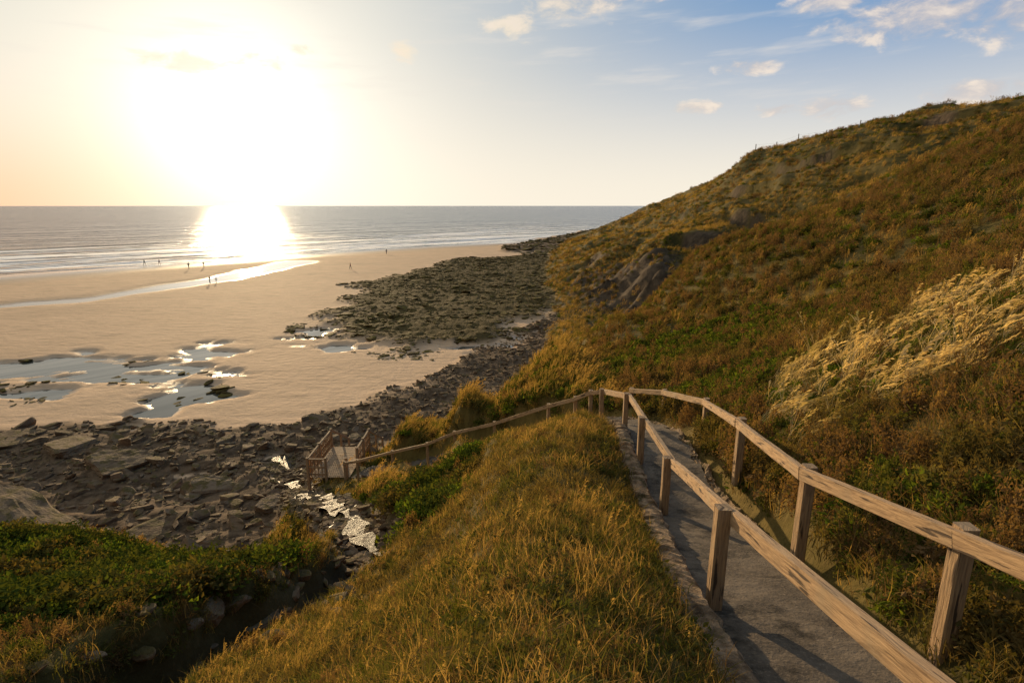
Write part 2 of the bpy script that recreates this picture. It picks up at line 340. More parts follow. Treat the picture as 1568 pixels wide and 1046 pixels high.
def rail(name,pts,side,depth=1.3,pw=.13,rw=.08,rh=.15,skip=()):
    par=bpy.data.objects.new(name,None); link(par)
    posts=[];rails=[]
    for i,(x,y,z) in enumerate(pts):
        if i not in skip: posts.append(((x,y,z+EYE-depth),(x,y,z+EYE),pw,pw))
    for i,(a,b) in enumerate(zip(pts[:-1],pts[1:])):
        a=Vector(a)+Vector((0,0,EYE-.1)); b=Vector(b)+Vector((0,0,EYE-.1))
        dd=(b-a); nn=Vector((-dd.y,dd.x,0)).normalized()*side*(pw/2+rw/2-.02)
        L=dd.normalized()*.035
        rails.append((a+nn-L,b+nn+L*(.6 if i%2 else -.2),rw,rh))
    wood_obj('posts',posts,par); wood_obj('rails',rails,par); return par
LR=[(1.83,-2.4,-1.05),(1.86,.4,-1.66),(1.97,4.8,-2.73),(2.63,8.9,-4.13),(2.74,11.3,-4.33),(3.0,14.2,-4.78),(2.82,17,-5.58)]
rail('wooden_handrail',LR,-1)
RR=[(3.42,-.6,-1.2),(3.45,1.7,-1.8),(3.48,3.9,-2.38),(3.46,6.1,-2.94),(4.09,9.5,-3.66),(4.95,13.7,-4.75),(4.8,17,-5.6),(4.2,19,-6.2)]
rail('wooden_handrail',RR,1)
SR=[(2.82,17.12,-5.62),(2.57,17.6,-5.82),(2.16,18.3,-6.28),(1.33,19.6,-7.0),(-.73,22,-8.63),(-2.6,24,-9.87),(-4,25,-10.85),(-5.9,26,-11.7),(-7.95,27,-12.65),(-8.7,27.3,-12.9)]
rail('stair_handrail',SR,1,pw=.12,rh=.13,rw=.07,skip=(0,))
# landing with picket balustrades
par=bpy.data.objects.new('wooden_landing',None); link(par)
zd=EYE-14.0; bm=[]
for i in range(27): y=27.7+i*.145; bm.append(((-10.7,y,zd),(-8.6,y,zd),.135,.045))
for x in(-10.65,-9.65,-8.65): bm.append(((x,27.7,zd-.1),(x,31.5,zd-.1),.08,.14))
wood_obj('deck_boards',bm,par)
bm=[]
def balus(a,b,n_):
    a=Vector(a);b=Vector(b)
    bm.append((a+Vector((0,0,1.06)),b+Vector((0,0,1.06)),.09,.07)); bm.append((a+Vector((0,0,.6)),b+Vector((0,0,.6)),.045,.1)); bm.append((a+Vector((0,0,.2)),b+Vector((0,0,.2)),.045,.1))
    for i in range(n_):
        p_=a.lerp(b,(i+.5)/n_); bm.append((p_+Vector((0.05,0.05,.05)),p_+Vector((0.05,0.05,1.0)),.05,.03))
for (x,y,) in [(-10.75,27.6),(-10.75,29.5),(-10.75,31.6),(-8.5,28.9),(-8.5,30.2),(-8.5,31.6),(-9.8,27.6),(-8.7,27.6)]:
    g=float(terrain(np.array([x]),np.array([y]))[0]); bm.append(((x,y,min(g,zd)-.4),(x,y,zd+1.15),.13,.13))
balus((-10.75,27.6,zd),(-10.75,29.5,zd),9); balus((-10.75,29.5,zd),(-10.75,31.6,zd),9); balus((-10.75,27.6,zd),(-9.8,27.6,zd),5); balus((-8.5,28.9,zd),(-8.5,31.6,zd),11)
for i in range(10): bm.append(((-10.6,31.8+i*.3,zd-.18*(i+1)),(-8.6,31.8+i*.3,zd-.18*(i+1)),.28,.05))
for x in(-10.7,-8.5): bm.append(((x,31.7,zd-.1),(x,34.8,zd-1.95),.07,.22)); bm.append(((x,31.7,zd+1.0),(x,34.8,zd-.85),.07,.12)); bm.append(((x,34.8,zd-2.6),(x,34.8,zd-.75),.12,.12)); bm.append(((x,33.2,zd-2.2),(x,33.2,zd+.15),.12,.12))
wood_obj('balustrade',bm,par)
# ridge fence posts
M_post,t,B,O=newmat('old_fence_wood'); B.inputs['Base Color'].default_value=(.09,.07,.05,1); B.inputs['Roughness'].default_value=.9
fp=[]
for (x,y) in [(64,157),(69,156),(74,155),(80,153),(86,149),(92,143)]:
    g=float(terrain(np.array([x]),np.array([y]))[0]); fp.append((x,y,g))
vs=[];fs=[];uv=[]
for (x,y,g) in fp: 
    l_=random.uniform(-.12,.12); beam_into(vs,fs,uv,(x,y,g-.3),(x+l_,y,g+1.7),.16,.16)
for a,b in zip(fp[:-1],fp[1:]):
    for hh in(.8,1.4): beam_into(vs,fs,uv,(a[0],a[1],a[2]+hh),(b[0],b[1],b[2]+hh),.015,.015)
mesh_obj('ridge_fence',vs,fs,M_post)
# ------------------------------------------------------------------ stream
M_str,t,B,O=newmat('stream_water'); p=t.pos()
f=t.ss(.54,.68,t.noise(t.mapping(p,(1,.5,1)),5,6,.65)); t.set(B.inputs['Base Color'],t.mix(f,(.045,.032,.018),(.36,.28,.20))); t.set(B.inputs['Roughness'],t.m('ADD',.42,t.m('MULTIPLY',f,.3))); B.inputs['Specular IOR Level'].default_value=.12
t.set(B.inputs['Normal'],t.bump(t.noise(p,9,5,.65),1.0,.16))
vs=[];fs=[]; f3=frames(resample(STREAM,.15)); k=0
for i,(p_,tt,nn) in enumerate(f3):
    w=.30+.13*math.sin(i*.23)+.08*math.sin(i*.71); st=math.floor(p_.z*2.2)/2.2*.5+p_.z*.5
    for c_ in range(7):
        o_=(c_/6-.5)*2*w+.15*math.sin(i*.17); vs.append((p_.x+nn.x*o_,p_.y+nn.y*o_,max(st,-15.85)+EYE+.13+.02*math.sin(i*.9+c_)))
for r in range(len(f3)-1):
    for c_ in range(6): a=r*7+c_; fs.append((a,a+1,a+8,a+7))
mesh_obj('stream_water',vs,fs,M_str,True)
# ------------------------------------------------------------------ scatter system
def scatter(name,protos,X,Y,Z,rot,scl,idx):
    col=bpy.data.collections.new(name+'_parts')
    for o in protos: col.objects.link(o)
    me=bpy.data.meshes.new(name); N=len(X); me.vertices.add(N); me.vertices.foreach_set('co',np.stack([X,Y,Z],1).astype(np.float32).ravel())
    a=me.attributes.new('rot','FLOAT_VECTOR','POINT'); a.data.foreach_set('vector',rot.astype(np.float32).ravel())
    a=me.attributes.new('scl','FLOAT_VECTOR','POINT'); a.data.foreach_set('vector',scl.astype(np.float32).ravel())
    a=me.attributes.new('pick','INT','POINT'); a.data.foreach_set('value',idx.astype(np.int32))
    o=bpy.data.objects.new(name,me); link(o)
    ng=bpy.data.node_groups.new('scatter','GeometryNodeTree')
    ng.interface.new_socket('Geometry',in_out='INPUT',socket_type='NodeSocketGeometry'); ng.interface.new_socket('Geometry',in_out='OUTPUT',socket_type='NodeSocketGeometry')
    nd=ng.nodes; L=ng.links
    gi=nd.new('NodeGroupInput');go=nd.new('NodeGroupOutput'); ip=nd.new('GeometryNodeInstanceOnPoints'); ci=nd.new('GeometryNodeCollectionInfo')
    ci.inputs[0].default_value=col; ci.inputs[1].default_value=True; ci.inputs[2].default_value=True
    L.new(gi.outputs[0],ip.inputs['Points']); L.new(ci.outputs[0],ip.inputs['Instance']); ip.inputs['Pick Instance'].default_value=True
    for nm,ty,sk in(('rot','FLOAT_VECTOR','Rotation'),('scl','FLOAT_VECTOR','Scale'),('pick','INT','Instance Index')):
        na=nd.new('GeometryNodeInputNamedAttribute'); na.data_type=ty; na.inputs[0].default_value=nm; L.new(na.outputs[0],ip.inputs[sk])
    L.new(ip.outputs[0],go.inputs[0]); md=o.modifiers.new('scatter','NODES'); md.node_group=ng
    return o
def leafmat(name,ca,cb,cc,trans=.45,tr_tint=(1.3,1.12,.58),hf=7.0):
    m=bpy.data.materials.new(name); m.use_nodes=True; t=NT(m.node_tree); t.n.clear()
    out=t.node('ShaderNodeOutputMaterial'); r=t.node('ShaderNodeObjectInfo').outputs['Random']; p=t.pos()
    c=t.mix(r,ca,cb); c=t.mix(t.ss(.48,.66,t.noise(p,.45,3,.6)),c,cc)
    v=t.m('ADD',.42,t.m('MULTIPLY',t.noise(p,hf,1,.6),1.2)); c=t.vm('SCALE',c,(0,0,0),v)
    df=t.node('ShaderNodeBsdfDiffuse'); tr=t.node('ShaderNodeBsdfTranslucent')
    t.set(df.inputs[0],c); t.set(tr.inputs[0],t.mix(1.0,c,tr_tint,'MULTIPLY'))
    mx=t.node('ShaderNodeMixShader'); mx.inputs[0].default_value=trans; t.l.new(df.outputs[0],mx.inputs[1]); t.l.new(tr.outputs[0],mx.inputs[2])
    t.l.new(mx.outputs[0],out.inputs[0]); return m
def blades(nb,h,spread,bend,w,seed,wind=.25,plume=0):
    r=random.Random(seed); vs=[];fs=[]
    for i in range(nb):
        a=r.uniform(0,math.tau); rr=spread*math.sqrt(r.random()); x=rr*math.cos(a);y=rr*math.sin(a); hh=h*r.uniform(.4,1.15)
        a2=r.uniform(0,math.tau); bx=math.cos(a2)*bend*hh*r.uniform(.3,1.2)+wind*hh; by=math.sin(a2)*bend*hh*r.uniform(.3,1.2)
        fa=r.uniform(0,math.pi); sx=math.cos(fa)*w/2; sy=math.sin(fa)*w/2; b=len(vs)
        for k,(u,wk) in enumerate(((0,1),(.35,.9),(.7,.65))):
            px=x+bx*u*u;py=y+by*u*u;pz=hh*u*(1-.15*u) - (0.02 if k==0 else 0); vs+=[(px-sx*wk,py-sy*wk,pz),(px+sx*wk,py+sy*wk,pz)]
        vs.append((x+bx,y+by,hh*.88)); fs+=[(b,b+1,b+3,b+2),(b+2,b+3,b+5,b+4),(b+4,b+5,b+6)]
        if plume and r.random()<plume:
            for j in range(14):
                u=.66+.34*j/14; px=x+bx*u*u;py=y+by*u*u;pz=hh*u*(1-.12*u); L_=hh*.11*r.uniform(.6,1.2)
                dx=wind*1.3+r.uniform(-.35,.35); dy=r.uniform(-.35,.35); b2=len(vs)
                vs+=[(px,py,pz),(px+dx*L_,py+dy*L_,pz+L_*.55),(px+dx*L_*1.5,py+dy*L_*1.5,pz+L_*.3+w)]; fs.append((b2,b2+1,b2+2))
    return vs,fs
def leafdome(nl,rad,hgt,ls,seed,stems=0):
    r=random.Random(seed); vs=[];fs=[]
    for i in range(nl):
        a=r.uniform(0,math.tau); u=r.random()**.5; ph=r.uniform(0,1)**.7
        lump=1+.25*math.sin(3*a+seed)+.2*math.sin(5*a+seed*2)
        x=rad*lump*u*math.cos(a)*math.sqrt(max(0,1-ph*ph*.8)); y=rad*lump*u*math.sin(a)*math.sqrt(max(0,1-ph*ph*.8)); z=hgt*(ph*(1-.35*u)+.0)*r.uniform(.6,1.1)
        s_=ls*r.uniform(.6,1.3); d1=Vector((r.uniform(-1,1),r.uniform(-1,1),r.uniform(-.4,.9))).normalized(); d2=d1.cross(Vector((r.uniform(-.5,.5),r.uniform(-.5,.5),1))).normalized()
        c_=Vector((x,y,z)); b=len(vs); n_=d1.cross(d2)*s_*.18
        vs+=[c_,c_+d1*s_*.45+d2*s_*.3+n_,c_+d1*s_,c_+d1*s_*.45-d2*s_*.3+n_]; fs+=[(b,b+1,b+2),(b,b+2,b+3)]
    for i in range(stems):
        a=r.uniform(0,math.tau); x=rad*.8*math.cos(a)*r.random();y=rad*.8*math.sin(a)*r.random(); h=hgt*r.uniform(.9,1.35); b=len(vs)
        vs+=[(x-.004,y,0),(x+.004,y,0),(x+.05,y+.02,h)]; fs.append((b,b+1,b+2))
        for j in range(9):
            z=h*(.55+.5*j/9); b=len(vs); dx=r.uniform(-.03,.03);dy=r.uniform(-.03,.03); vs+=[(x+.04,y,z),(x+.04+dx,y+dy,z+.03),(x+.04+dx*1.4,y+dy*1.4,z+.0)]; fs.append((b,b+1,b+2))
    return vs,fs
def proto(name,vf,mat): return mesh_obj(name,vf[0],vf[1],mat,do_link=False)
G_olive=leafmat('grass_olive',(.082,.095,.020),(.145,.128,.036),(.19,.13,.048))
G_green=leafmat('leaf_green',(.10,.155,.016),(.155,.185,.026),(.075,.09,.016),.5)
G_gold=leafmat('grass_golden',(.42,.275,.10),(.33,.225,.08),(.21,.165,.045),.5)
G_brown=leafmat('herb_brown',(.155,.092,.042),(.215,.135,.060),(.11,.09,.03),.4)
G_dark=leafmat('leaf_dark',(.055,.076,.012),(.105,.112,.02),(.15,.108,.03),.4)
G_plume=leafmat('plume_pale',(.62,.50,.31),(.48,.37,.20),(.32,.26,.12),.5)
P_short=[proto('short_grass_tuft_a',blades(30,.11,.11,.7,.005,1,.15),G_olive),proto('short_grass_tuft_b',blades(30,.13,.11,.7,.005,2,.15),G_olive),proto('short_dry_tuft',blades(26,.12,.11,.8,.004,4,.15),G_brown),proto('short_weed',leafdome(45,.10,.09,.035,7),G_olive),proto('short_gold_tuft',blades(18,.16,.08,.6,.0035,6,.15,plume=.2),G_gold)]
P_gold=[proto('tall_gold_tuft_a',blades(26,.5,.16,.35,.008,11,.3,plume=.35),G_gold),proto('tall_gold_tuft_b',blades(26,.42,.16,.45,.008,12,.3,plume=.25),G_gold),proto('tall_olive_tuft',blades(28,.40,.16,.45,.010,13),G_olive)]
P_herb=[proto('dry_herb_a',leafdome(90,.2,.34,.055,21,12),G_brown),proto('dry_herb_b',leafdome(90,.2,.30,.055,22,10),G_brown),proto('mixed_herb',leafdome(90,.2,.28,.06,23,6),G_olive),proto('herb_grass',blades(24,.38,.18,.45,.008,24,plume=.4),G_brown),proto('olive_herb',leafdome(90,.2,.26,.055,25,6),G_dark)]
P_leaf=[proto('leafy_plant_a',leafdome(120,.24,.30,.08,31),G_green),proto('leafy_plant_b',leafdome(120,.24,.28,.075,33),G_dark)]
P_bush=[proto('bush_clump_a',leafdome(300,.42,.5,.085,41),G_dark),proto('bush_clump_b',leafdome(280,.42,.45,.085,42),G_dark),proto('bush_clump_c',leafdome(260,.4,.42,.09,43),G_green)]
P_plume=[proto('plume_grass_a',blades(13,.9,.2,.45,.009,51,.55,plume=.75),G_plume),proto('plume_grass_b',blades(26,.6,.2,.5,.010,52,.4,plume=.1),G_olive),proto('plume_grass_c',blades(10,.8,.22,.5,.009,53,.6,plume=.8),G_plume)]
def sample(r0,r1,dens,a0=-48,a1=50):
    A0,A1=math.radians(a0),math.radians(a1); N=int(dens*(A1-A0)/2*(r1*r1-r0*r0))
    r=np.sqrt(rng.uniform(r0*r0,r1*r1,N)); a=rng.uniform(A0,A1,N); return r*np.sin(a),r*np.cos(a)
def band(r0,r1,dens): 
    x,y=sample(r0,r1,dens); z,m=terrain(x,y,True)
    e=.3; m['slope']=np.hypot(terrain(x+e,y)-z,terrain(x,y+e)-z)/e
    return x,y,z,m
SC={k:[] for k in('short','gold','herb','leaf','bush','plume')}
PR=dict(short=P_short,gold=P_gold,herb=P_herb,leaf=P_leaf,bush=P_bush,plume=P_plume)
def add(kind,x,y,z,s0,s1,mask):
    k=np.where(mask)[0]
    if len(k)==0: return
    s=rng.uniform(s0,s1,len(k)); SC[kind].append((x[k],y[k],z[k],s))
for (r0,r1,dn,sc) in((.9,3.2,240,1.0),(3.2,7,160,1.2),(7,14,56,1.5),(14,30,24,1.7),(30,60,6.5,2.3),(60,120,2.6,2.8),(120,260,.65,4.6)):
    x,y,z,m=band(r0,r1,dn); N=len(x); u=rng.random(N)
    ok=(m['hill']>.6)&(m['stream']>.95)&(m['gul']<.35)&(m['path']>1.02)&(m['ledge']<.4)&(m['clz']*sst(.3,.65,m['slope']*.5+fbm(x/5,y/5,4,77)*.7+.08)<.5)
    n1=fbm(x/2.5,y/2.5,3,51); n2=fbm(x/6,y/6,3,52); n3=fbm(x/18,y/18,4,53); n0=fbm(x/.9,y/.9,3,54)
    lp=np.interp(y,[0,2,5,9,14,17,30],[2.3,2.35,2.5,3.15,3.7,3.6,3.0])
    xm=np.interp(y,[0,6,10,14,20],[-5.1,-4.6,-3.9,-3.4,-5.5])
    right=(x>lp); mound=(~right)&(x>xm)&(y<20)
    left=(~right)&(~mound)&(x<-2)&(y<20)
    rest=(y>=17)&(y<40)&(x<6)&(~mound)&(~left)
    dsr,_,_=polyline_dist(x,y,SRL); front=(dsr<2.3)&(m['path']>dsr*.9)&(y>16.5)&(x<2.8)
    far=(np.hypot(x,y)>62)
    gully=mound&(y>11.5)&(x<-1.0)
    mm=ok&mound&(~gully)&(n0+.6*n1>-.8)
    add('short',x,y,z,.7*sc,1.3*sc,mm|(ok&front))
    add('gold',x,y,z,.3,.62,mm&(u<.03+.13*((n1>.1)|(y>11)))&(r0>3))
    add('herb',x,y,z,.25,.6,mm&(u>.88)&(n2>-.2)&(r0>3)); add('leaf',x,y,z,.2,.38,mm&(u>.83)&(u<.88)&(n2>.0))
    gg=ok&gully&(~front)
    add('bush',x,y,z,.8,1.5,gg&(u<.25*24/dn)&(n1>-.5)&(y<18)); add('leaf',x,y,z,.7,1.2,gg&(u>.7)); add('gold',x,y,z,.7,1.0,gg&(u>.5)&(u<.7)); add('herb',x,y,z,.8,1.2,gg&(u>.3)&(u<.5))
    ll=ok&left&(~front); edge=(x-xm)>-1.5
    dl=min(1,22/dn)
    add('bush',x,y,z,.6,1.2,ll&(~edge)&(u<dl*.9)&(n2>-.4)&(y<12)); add('leaf',x,y,z,.6,1.1,ll&(~edge)&(u>1-dl*1.3)&(n2>-.5)&(y<13)); add('short',x,y,z,1.2*sc/1.3,2.0*sc/1.3,ll&(u<.75)); add('herb',x,y,z,.5,.9,ll&(u>.5)&(u<.5+dl*.8)&((n2<-.1)|(y>11)|edge)); add('gold',x,y,z,.4,.75,ll&(u>.4)&(u<.4+dl*.5)&((n1>.1)|edge|(y>11)))
    rr_=ok&(right|rest)&(~far)&(~front)
    spur=rest&(x<4)
    plume=right&(y<15.5)&(x>5.0)&(x<15)&(n2+.3*n1>-.38)&(y>5.0)&(x>.47*y)
    green=right&(~plume)&(((np.hypot((x-8.5)/4.5,(y-26)/4.5)<1.1+n1*.5))|((n2+.5*n1>.10)&(x<6.5+.12*y)&(y<26)))
    dd_=min(1,40/dn)
    add('leaf',x,y,z,.6*sc/1.4,1.15*sc/1.4,rr_&green&(u<dd_*.7)); add('herb',x,y,z,.6*sc/1.4,1.05*sc/1.4,rr_&green&(u>1-dd_*.3))
    add('plume',x,y,z,.6,1.2,rr_&plume&(u>1-dd_*(.16+.22*(n1>0)))); add('herb',x,y,z,.6,1.0,rr_&plume&(u<dd_*.3)); add('leaf',x,y,z,.5,.9,rr_&plume&(u>.3)&(u<.3+dd_*.25))
    add('gold',x,y,z,1.1,2.0,rr_&spur&(u<.5)); add('leaf',x,y,z,.9,1.6,rr_&spur&(u>.6)&(n1>-.3)); add('herb',x,y,z,.9,1.4,rr_&spur&(u>.5)&(u<.6))
    oth=rr_&(~green)&(~spur)&(~plume)
    add('herb',x,y,z,.6*sc/1.3,1.15*sc/1.3,oth&(u<dd_*(.68-.3*(n3>.1)))); add('gold',x,y,z,.5*sc/1.4,.95*sc/1.4,oth&(u>1-dd_*(.14+.28*(n3>.1)))); add('short',x,y,z,1.2*sc,1.9*sc,oth&(u>.3)&(u<.75)&(r0<14)); add('leaf',x,y,z,.6*sc/1.4,1.0*sc/1.4,oth&(u>.62)&(u<.62+.12*dd_))
    ff=ok&far
    add('gold',x,y,z,.45*sc,.75*sc,ff&(u<.6+.6*n3)); add('herb',x,y,z,.45*sc,.7*sc,ff&(u>.72+.6*n3)); add('leaf',x,y,z,.35*sc,.55*sc,ff&(u>.6+.6*n3)&(u<.72+.6*n3))
for kind,L in SC.items():
    X,Y,Z,S=[np.concatenate([l[i] for l in L]) for i in range(4)]; N=len(X)
    rot=np.stack([rng.normal(0,.12,N),rng.normal(.05,.12,N),rng.uniform(0,math.tau,N) if kind in('leaf','bush','short','herb') else rng.normal(0,.6,N)],1)
    zf=np.where(S>1.3,(1.3/S)**.6,1.0)
    scl=np.stack([S*rng.uniform(.9,1.3,N),S*rng.uniform(.9,1.3,N),S*zf*rng.uniform(.75,1.25,N)],1)
    nm={'short':'short_turf_grass','gold':'tall_dry_grass','herb':'brown_herb_undergrowth','leaf':'leafy_undergrowth','bush':'bushes','plume':'feathery_plume_grass'}[kind]
    P=PR[kind]
    scatter(nm,P,X,Y,Z-.02,rot,scl,rng.integers(0,len(P),N))
# ------------------------------------------------------------------ rocks
def rockmat(name,a,b,cw,moss):
    m,t,B,O=newmat(name); p=t.pos(); r=t.node('ShaderNodeObjectInfo').outputs['Random']
    n1=t.noise(p,1.7,6,.65); n2=t.noise(p,11,5,.6); lay=t.noise(t.mapping(p,(.6,.6,9)),1.0,4,.6)
    c=t.mix(t.ss(.3,.7,n1),a,b); c=t.mix(t.m('MULTIPLY',r,.45),c,cw); c=t.mix(t.ss(.5,.7,lay),c,a); up=t.node('ShaderNodeSeparateXYZ'); t.l.new(t.node('ShaderNodeNewGeometry').outputs['Normal'],up.inputs[0])
    c=t.mix(t.m('MULTIPLY',t.ss(.3,.9,up.outputs[2]),t.ss(.45,.6,n1)),c,moss)
    t.set(B.inputs['Base Color'],c); t.set(B.inputs['Roughness'],t.m('ADD',.65,t.m('MULTIPLY',n2,.4))); B.inputs['Specular IOR Level'].default_value=.07
    t.set(B.inputs['Normal'],t.bump(t.m('ADD',t.m('ADD',n1,t.m('MULTIPLY',lay,.6)),t.m('MULTIPLY',n2,.4)),.9,.12)); return m
M_rock=rockmat('shore_rock',(.09,.055,.030),(.25,.165,.096),(.37,.26,.165),(.12,.085,.03))
M_weed=rockmat('seaweed_rock',(.05,.034,.010),(.135,.088,.028),(.16,.105,.042),(.15,.112,.018))
import bmesh
def rock(name,seed,flat,mat,sub=3):
    r=random.Random(seed); bm_=bmesh.new(); bmesh.ops.create_icosphere(bm_,subdivisions=sub,radius=1)
    planes=[(Vector((r.uniform(-1,1),r.uniform(-1,1),r.uniform(-.3,.3))).normalized(),r.uniform(.5,.85)) for _ in range(8)]+[(Vector((r.uniform(-.15,.15),r.uniform(-.15,.15),1)).normalized(),r.uniform(.35,.55))]
    sx,sy=r.uniform(.8,1.5),r.uniform(.6,1.0)
    for v in bm_.verts:
        c_=v.co.copy()
        for n_,d_ in planes:
            q_=c_.dot(n_)-d_
            if q_>0: c_-=n_*q_*.95
        nz=fbm(np.array([c_.x*2+seed]),np.array([c_.y*2+c_.z*1.7]),3,seed)[0]; c_*=1+.10*nz
        if sub>3: c_*=1+.05*fbm(np.array([c_.x*7+seed]),np.array([c_.y*7+c_.z*9]),4,seed+3)[0]
        v.co=Vector((c_.x*sx,c_.y*sy,c_.z*flat))
    me=bpy.data.meshes.new(name); bm_.to_mesh(me); bm_.free(); me.materials.append(mat); return bpy.data.objects.new(name,me)
RK=[rock('shore_rock_piece_%s'%'abcdef'[i],60+i,(.6,.8,.55,.9,.7,1.0)[i],M_rock) for i in range(6)]
WK=[rock('weed_rock_piece_%s'%'abcd'[i],80+i,(.3,.4,.35,.45)[i],M_weed) for i in range(4)]
def rockset(name,P,x,y,z,s,tilt=.13):
    N=len(x); rot=np.stack([rng.normal(0,tilt,N),rng.normal(.08,tilt,N),rng.uniform(0,math.tau,N)],1); scl=np.stack([s*rng.uniform(.8,1.4,N),s*rng.uniform(.7,1.1,N),s*rng.uniform(.6,1.0,N)],1)
    scatter(name,P,x,y,z,rot,scl,rng.integers(0,len(P),N))
def lump(N,mu,sig,lo,hi): return np.clip(np.exp(rng.normal(math.log(mu),sig,N)),lo,hi)
x,y=rng.uniform(-60,25,70000),rng.uniform(14,95,70000); z,m=terrain(x,y,True)
peb=(x>-.45*y+6)
k=(m['r2']*(1-m['hill'])>.3)&(rng.random(70000)<np.where(peb,.62,.40+.35*(fbm(x/4,y/4,3,61)>0.05)))&(z>-.1); x,y,z,peb=x[k],y[k],z[k],peb[k]; s=np.where(peb,lump(len(x),.14,.45,.05,.6),lump(len(x),.15,.65,.06,.75))
rockset('shore_rocks',RK,x,y,z+s*.02,s,.2)
x,y=rng.uniform(-40,20,26000),rng.uniform(58,195,26000); z,m=terrain(x,y,True); k=(m['weed']*(1-m['hill'])>.25)&(rng.random(26000)<.45+.5*(fbm(x/7,y/7,3,63)>0)); x,y,z=x[k],y[k],z[k]; s=lump(len(x),.27,.45,.1,1.2)
rockset('seaweed_rocks',WK,x,y,z-.02,s,.06)
x,y=rng.uniform(-75,-8,4000),rng.uniform(41,70,4000); z,m=terrain(x,y,True); k=(fbm(x/5,y/3,3,62)>.18)&(m['r2']<.8)&(poly_sdf(x,y,[(-80,42),(-30,41),(-24,46),(-28,52),(-35,57),(-80,66)])>0); x,y,z=x[k],y[k],z[k]
x3,y3=rng.uniform(-30,0,3000),rng.uniform(46,80,3000); z3,m3=terrain(x3,y3,True); d1=poly_sdf(x3,y3,R1); k=(d1<2)&(d1>-7)&(fbm(x3/4,y3/3,3,66)>.12)&(x3>-30+.0*y3); x3,y3,z3=x3[k],y3[k],z3[k]
x=np.concatenate([x,x3]);y=np.concatenate([y,y3]);z=np.concatenate([z,z3])
x2,y2=rng.uniform(-5,100,4000),rng.uniform(180,430,4000); z2,m2=terrain(x2,y2,True); k=(poly_sdf(x2,y2,R3)>-3)&(m2['hill']<.5); x2,y2,z2=x2[k],y2[k],z2[k]
x=np.concatenate([x,x2]);y=np.concatenate([y,y2]);z=np.concatenate([z,z2]); s=np.concatenate([lump(len(x)-len(x2),.22,.55,.07,.8),lump(len(x2),.9,.4,.4,2)])
rockset('tidepool_rocks',WK,x,y,z,s,.07)
x=[];y=[];s=[]
for (p_,tt,nn) in f3:
    for _ in range(12):
        o_=random.gauss(0,.55); x.append(p_.x+nn.x*o_);y.append(p_.y+nn.y*o_);s.append(random.uniform(.04,.24))
x=np.array(x);y=np.array(y);s=np.array(s); rockset('stream_stones',RK,x,y,terrain(x,y)+.04,s)
for (bx,by,bz,bs,rz,sq) in [(-22.5,22,1.3,5.2,.4,.72),(-17.5,24.5,.5,1.9,1.2,.4),(-13.2,25,.4,1.3,2.,.5),(-17,29.5,.5,1.7,.2,.3),(-24,32,.6,2.0,.5,.35),(-11.4,24.4,.5,.9,1,.7),(-9.4,23.3,2.4,.6,.3,.8),(-7.2,22.5,3.4,.6,2,.8),(-12.6,27,.7,.9,.1,.7),(-29,35,.5,2.0,2,.3),(-14.6,23.2,.6,1.5,.8,.45),(-34,36,.4,2.0,1,.25),(-5.3,10.6,8.3,.5,1,.7),(-5.6,8.6,9.0,.55,2,.6),(-5.2,12.6,7.3,.45,0,.6)]:
    o=rock('boulder',int(bs*100)+int(-bx),sq,M_rock,5); link(o); o.location=(bx,by,bz); o.scale=(bs,bs,bs); o.rotation_euler=(.1,.08,rz)
# ------------------------------------------------------------------ people on the beach
def clothes(name,top,legs):
    m,t,B,O=newmat(name); g=t.node('ShaderNodeTexCoord').outputs['Generated']; sp=t.node('ShaderNodeSeparateXYZ'); t.l.new(g,sp.inputs[0]); z=sp.outputs[2]
    c=t.mix(t.m('GREATER_THAN',z,.5),legs,top); c=t.mix(t.m('GREATER_THAN',z,.84),c,(.42,.26,.18)); c=t.mix(t.m('GREATER_THAN',z,.945),c,(.05,.03,.02)); t.set(B.inputs['Base Color'],c); B.inputs['Roughness'].default_value=.8; return m
def person(x,y,head,hgt,top,legs,stride=.2):
    J=[(0,0,.93,.13),(0,0,1.15,.12),(0,0,1.38,.15),(0,0,1.50,.06),(0,0,1.58,.085),(0,0,1.70,.09),
       (.1,stride*.4,.88,.10),(.1,stride,.5,.065),(.1,stride*1.2,.09,.045),(.1,stride*1.2+.16,.04,.04),(-.1,-stride*.4,.88,.10),(-.1,-stride*.6,.5,.065),(-.1,-stride*1.6,.12,.045),(-.1,-stride*1.6+.15,.05,.04),
       (.2,0,1.40,.06),(.25,-stride*.5,1.12,.045),(.25,-stride*.2,.86,.035),(-.2,0,1.40,.06),(-.25,stride*.5,1.12,.045),(-.25,stride,.88,.035)]
    E=[(0,1),(1,2),(2,3),(3,4),(4,5),(0,6),(6,7),(7,8),(8,9),(0,10),(10,11),(11,12),(12,13),(2,14),(14,15),(15,16),(2,17),(17,18),(18,19)]
    me=bpy.data.meshes.new('beach_walker'); me.from_pydata([j[:3] for j in J],E,[]); o=bpy.data.objects.new('beach_walker',me); link(o)
    o.modifiers.new('Skin','SKIN')
    for i,j in enumerate(J): me.skin_vertices[0].data[i].radius=(j[3],j[3]*.8)
    me.skin_vertices[0].data[0].use_root=True
    sb=o.modifiers.new('Sub','SUBSURF'); sb.levels=1; sb.render_levels=2
    me.materials.append(clothes('clothes',top,legs)); k=hgt/1.78; o.scale=(k,k,k); o.rotation_euler=(0,0,head)
    o.location=(x,y,max(float(terrain(np.array([x]),np.array([y]))[0]),-.15)); return o
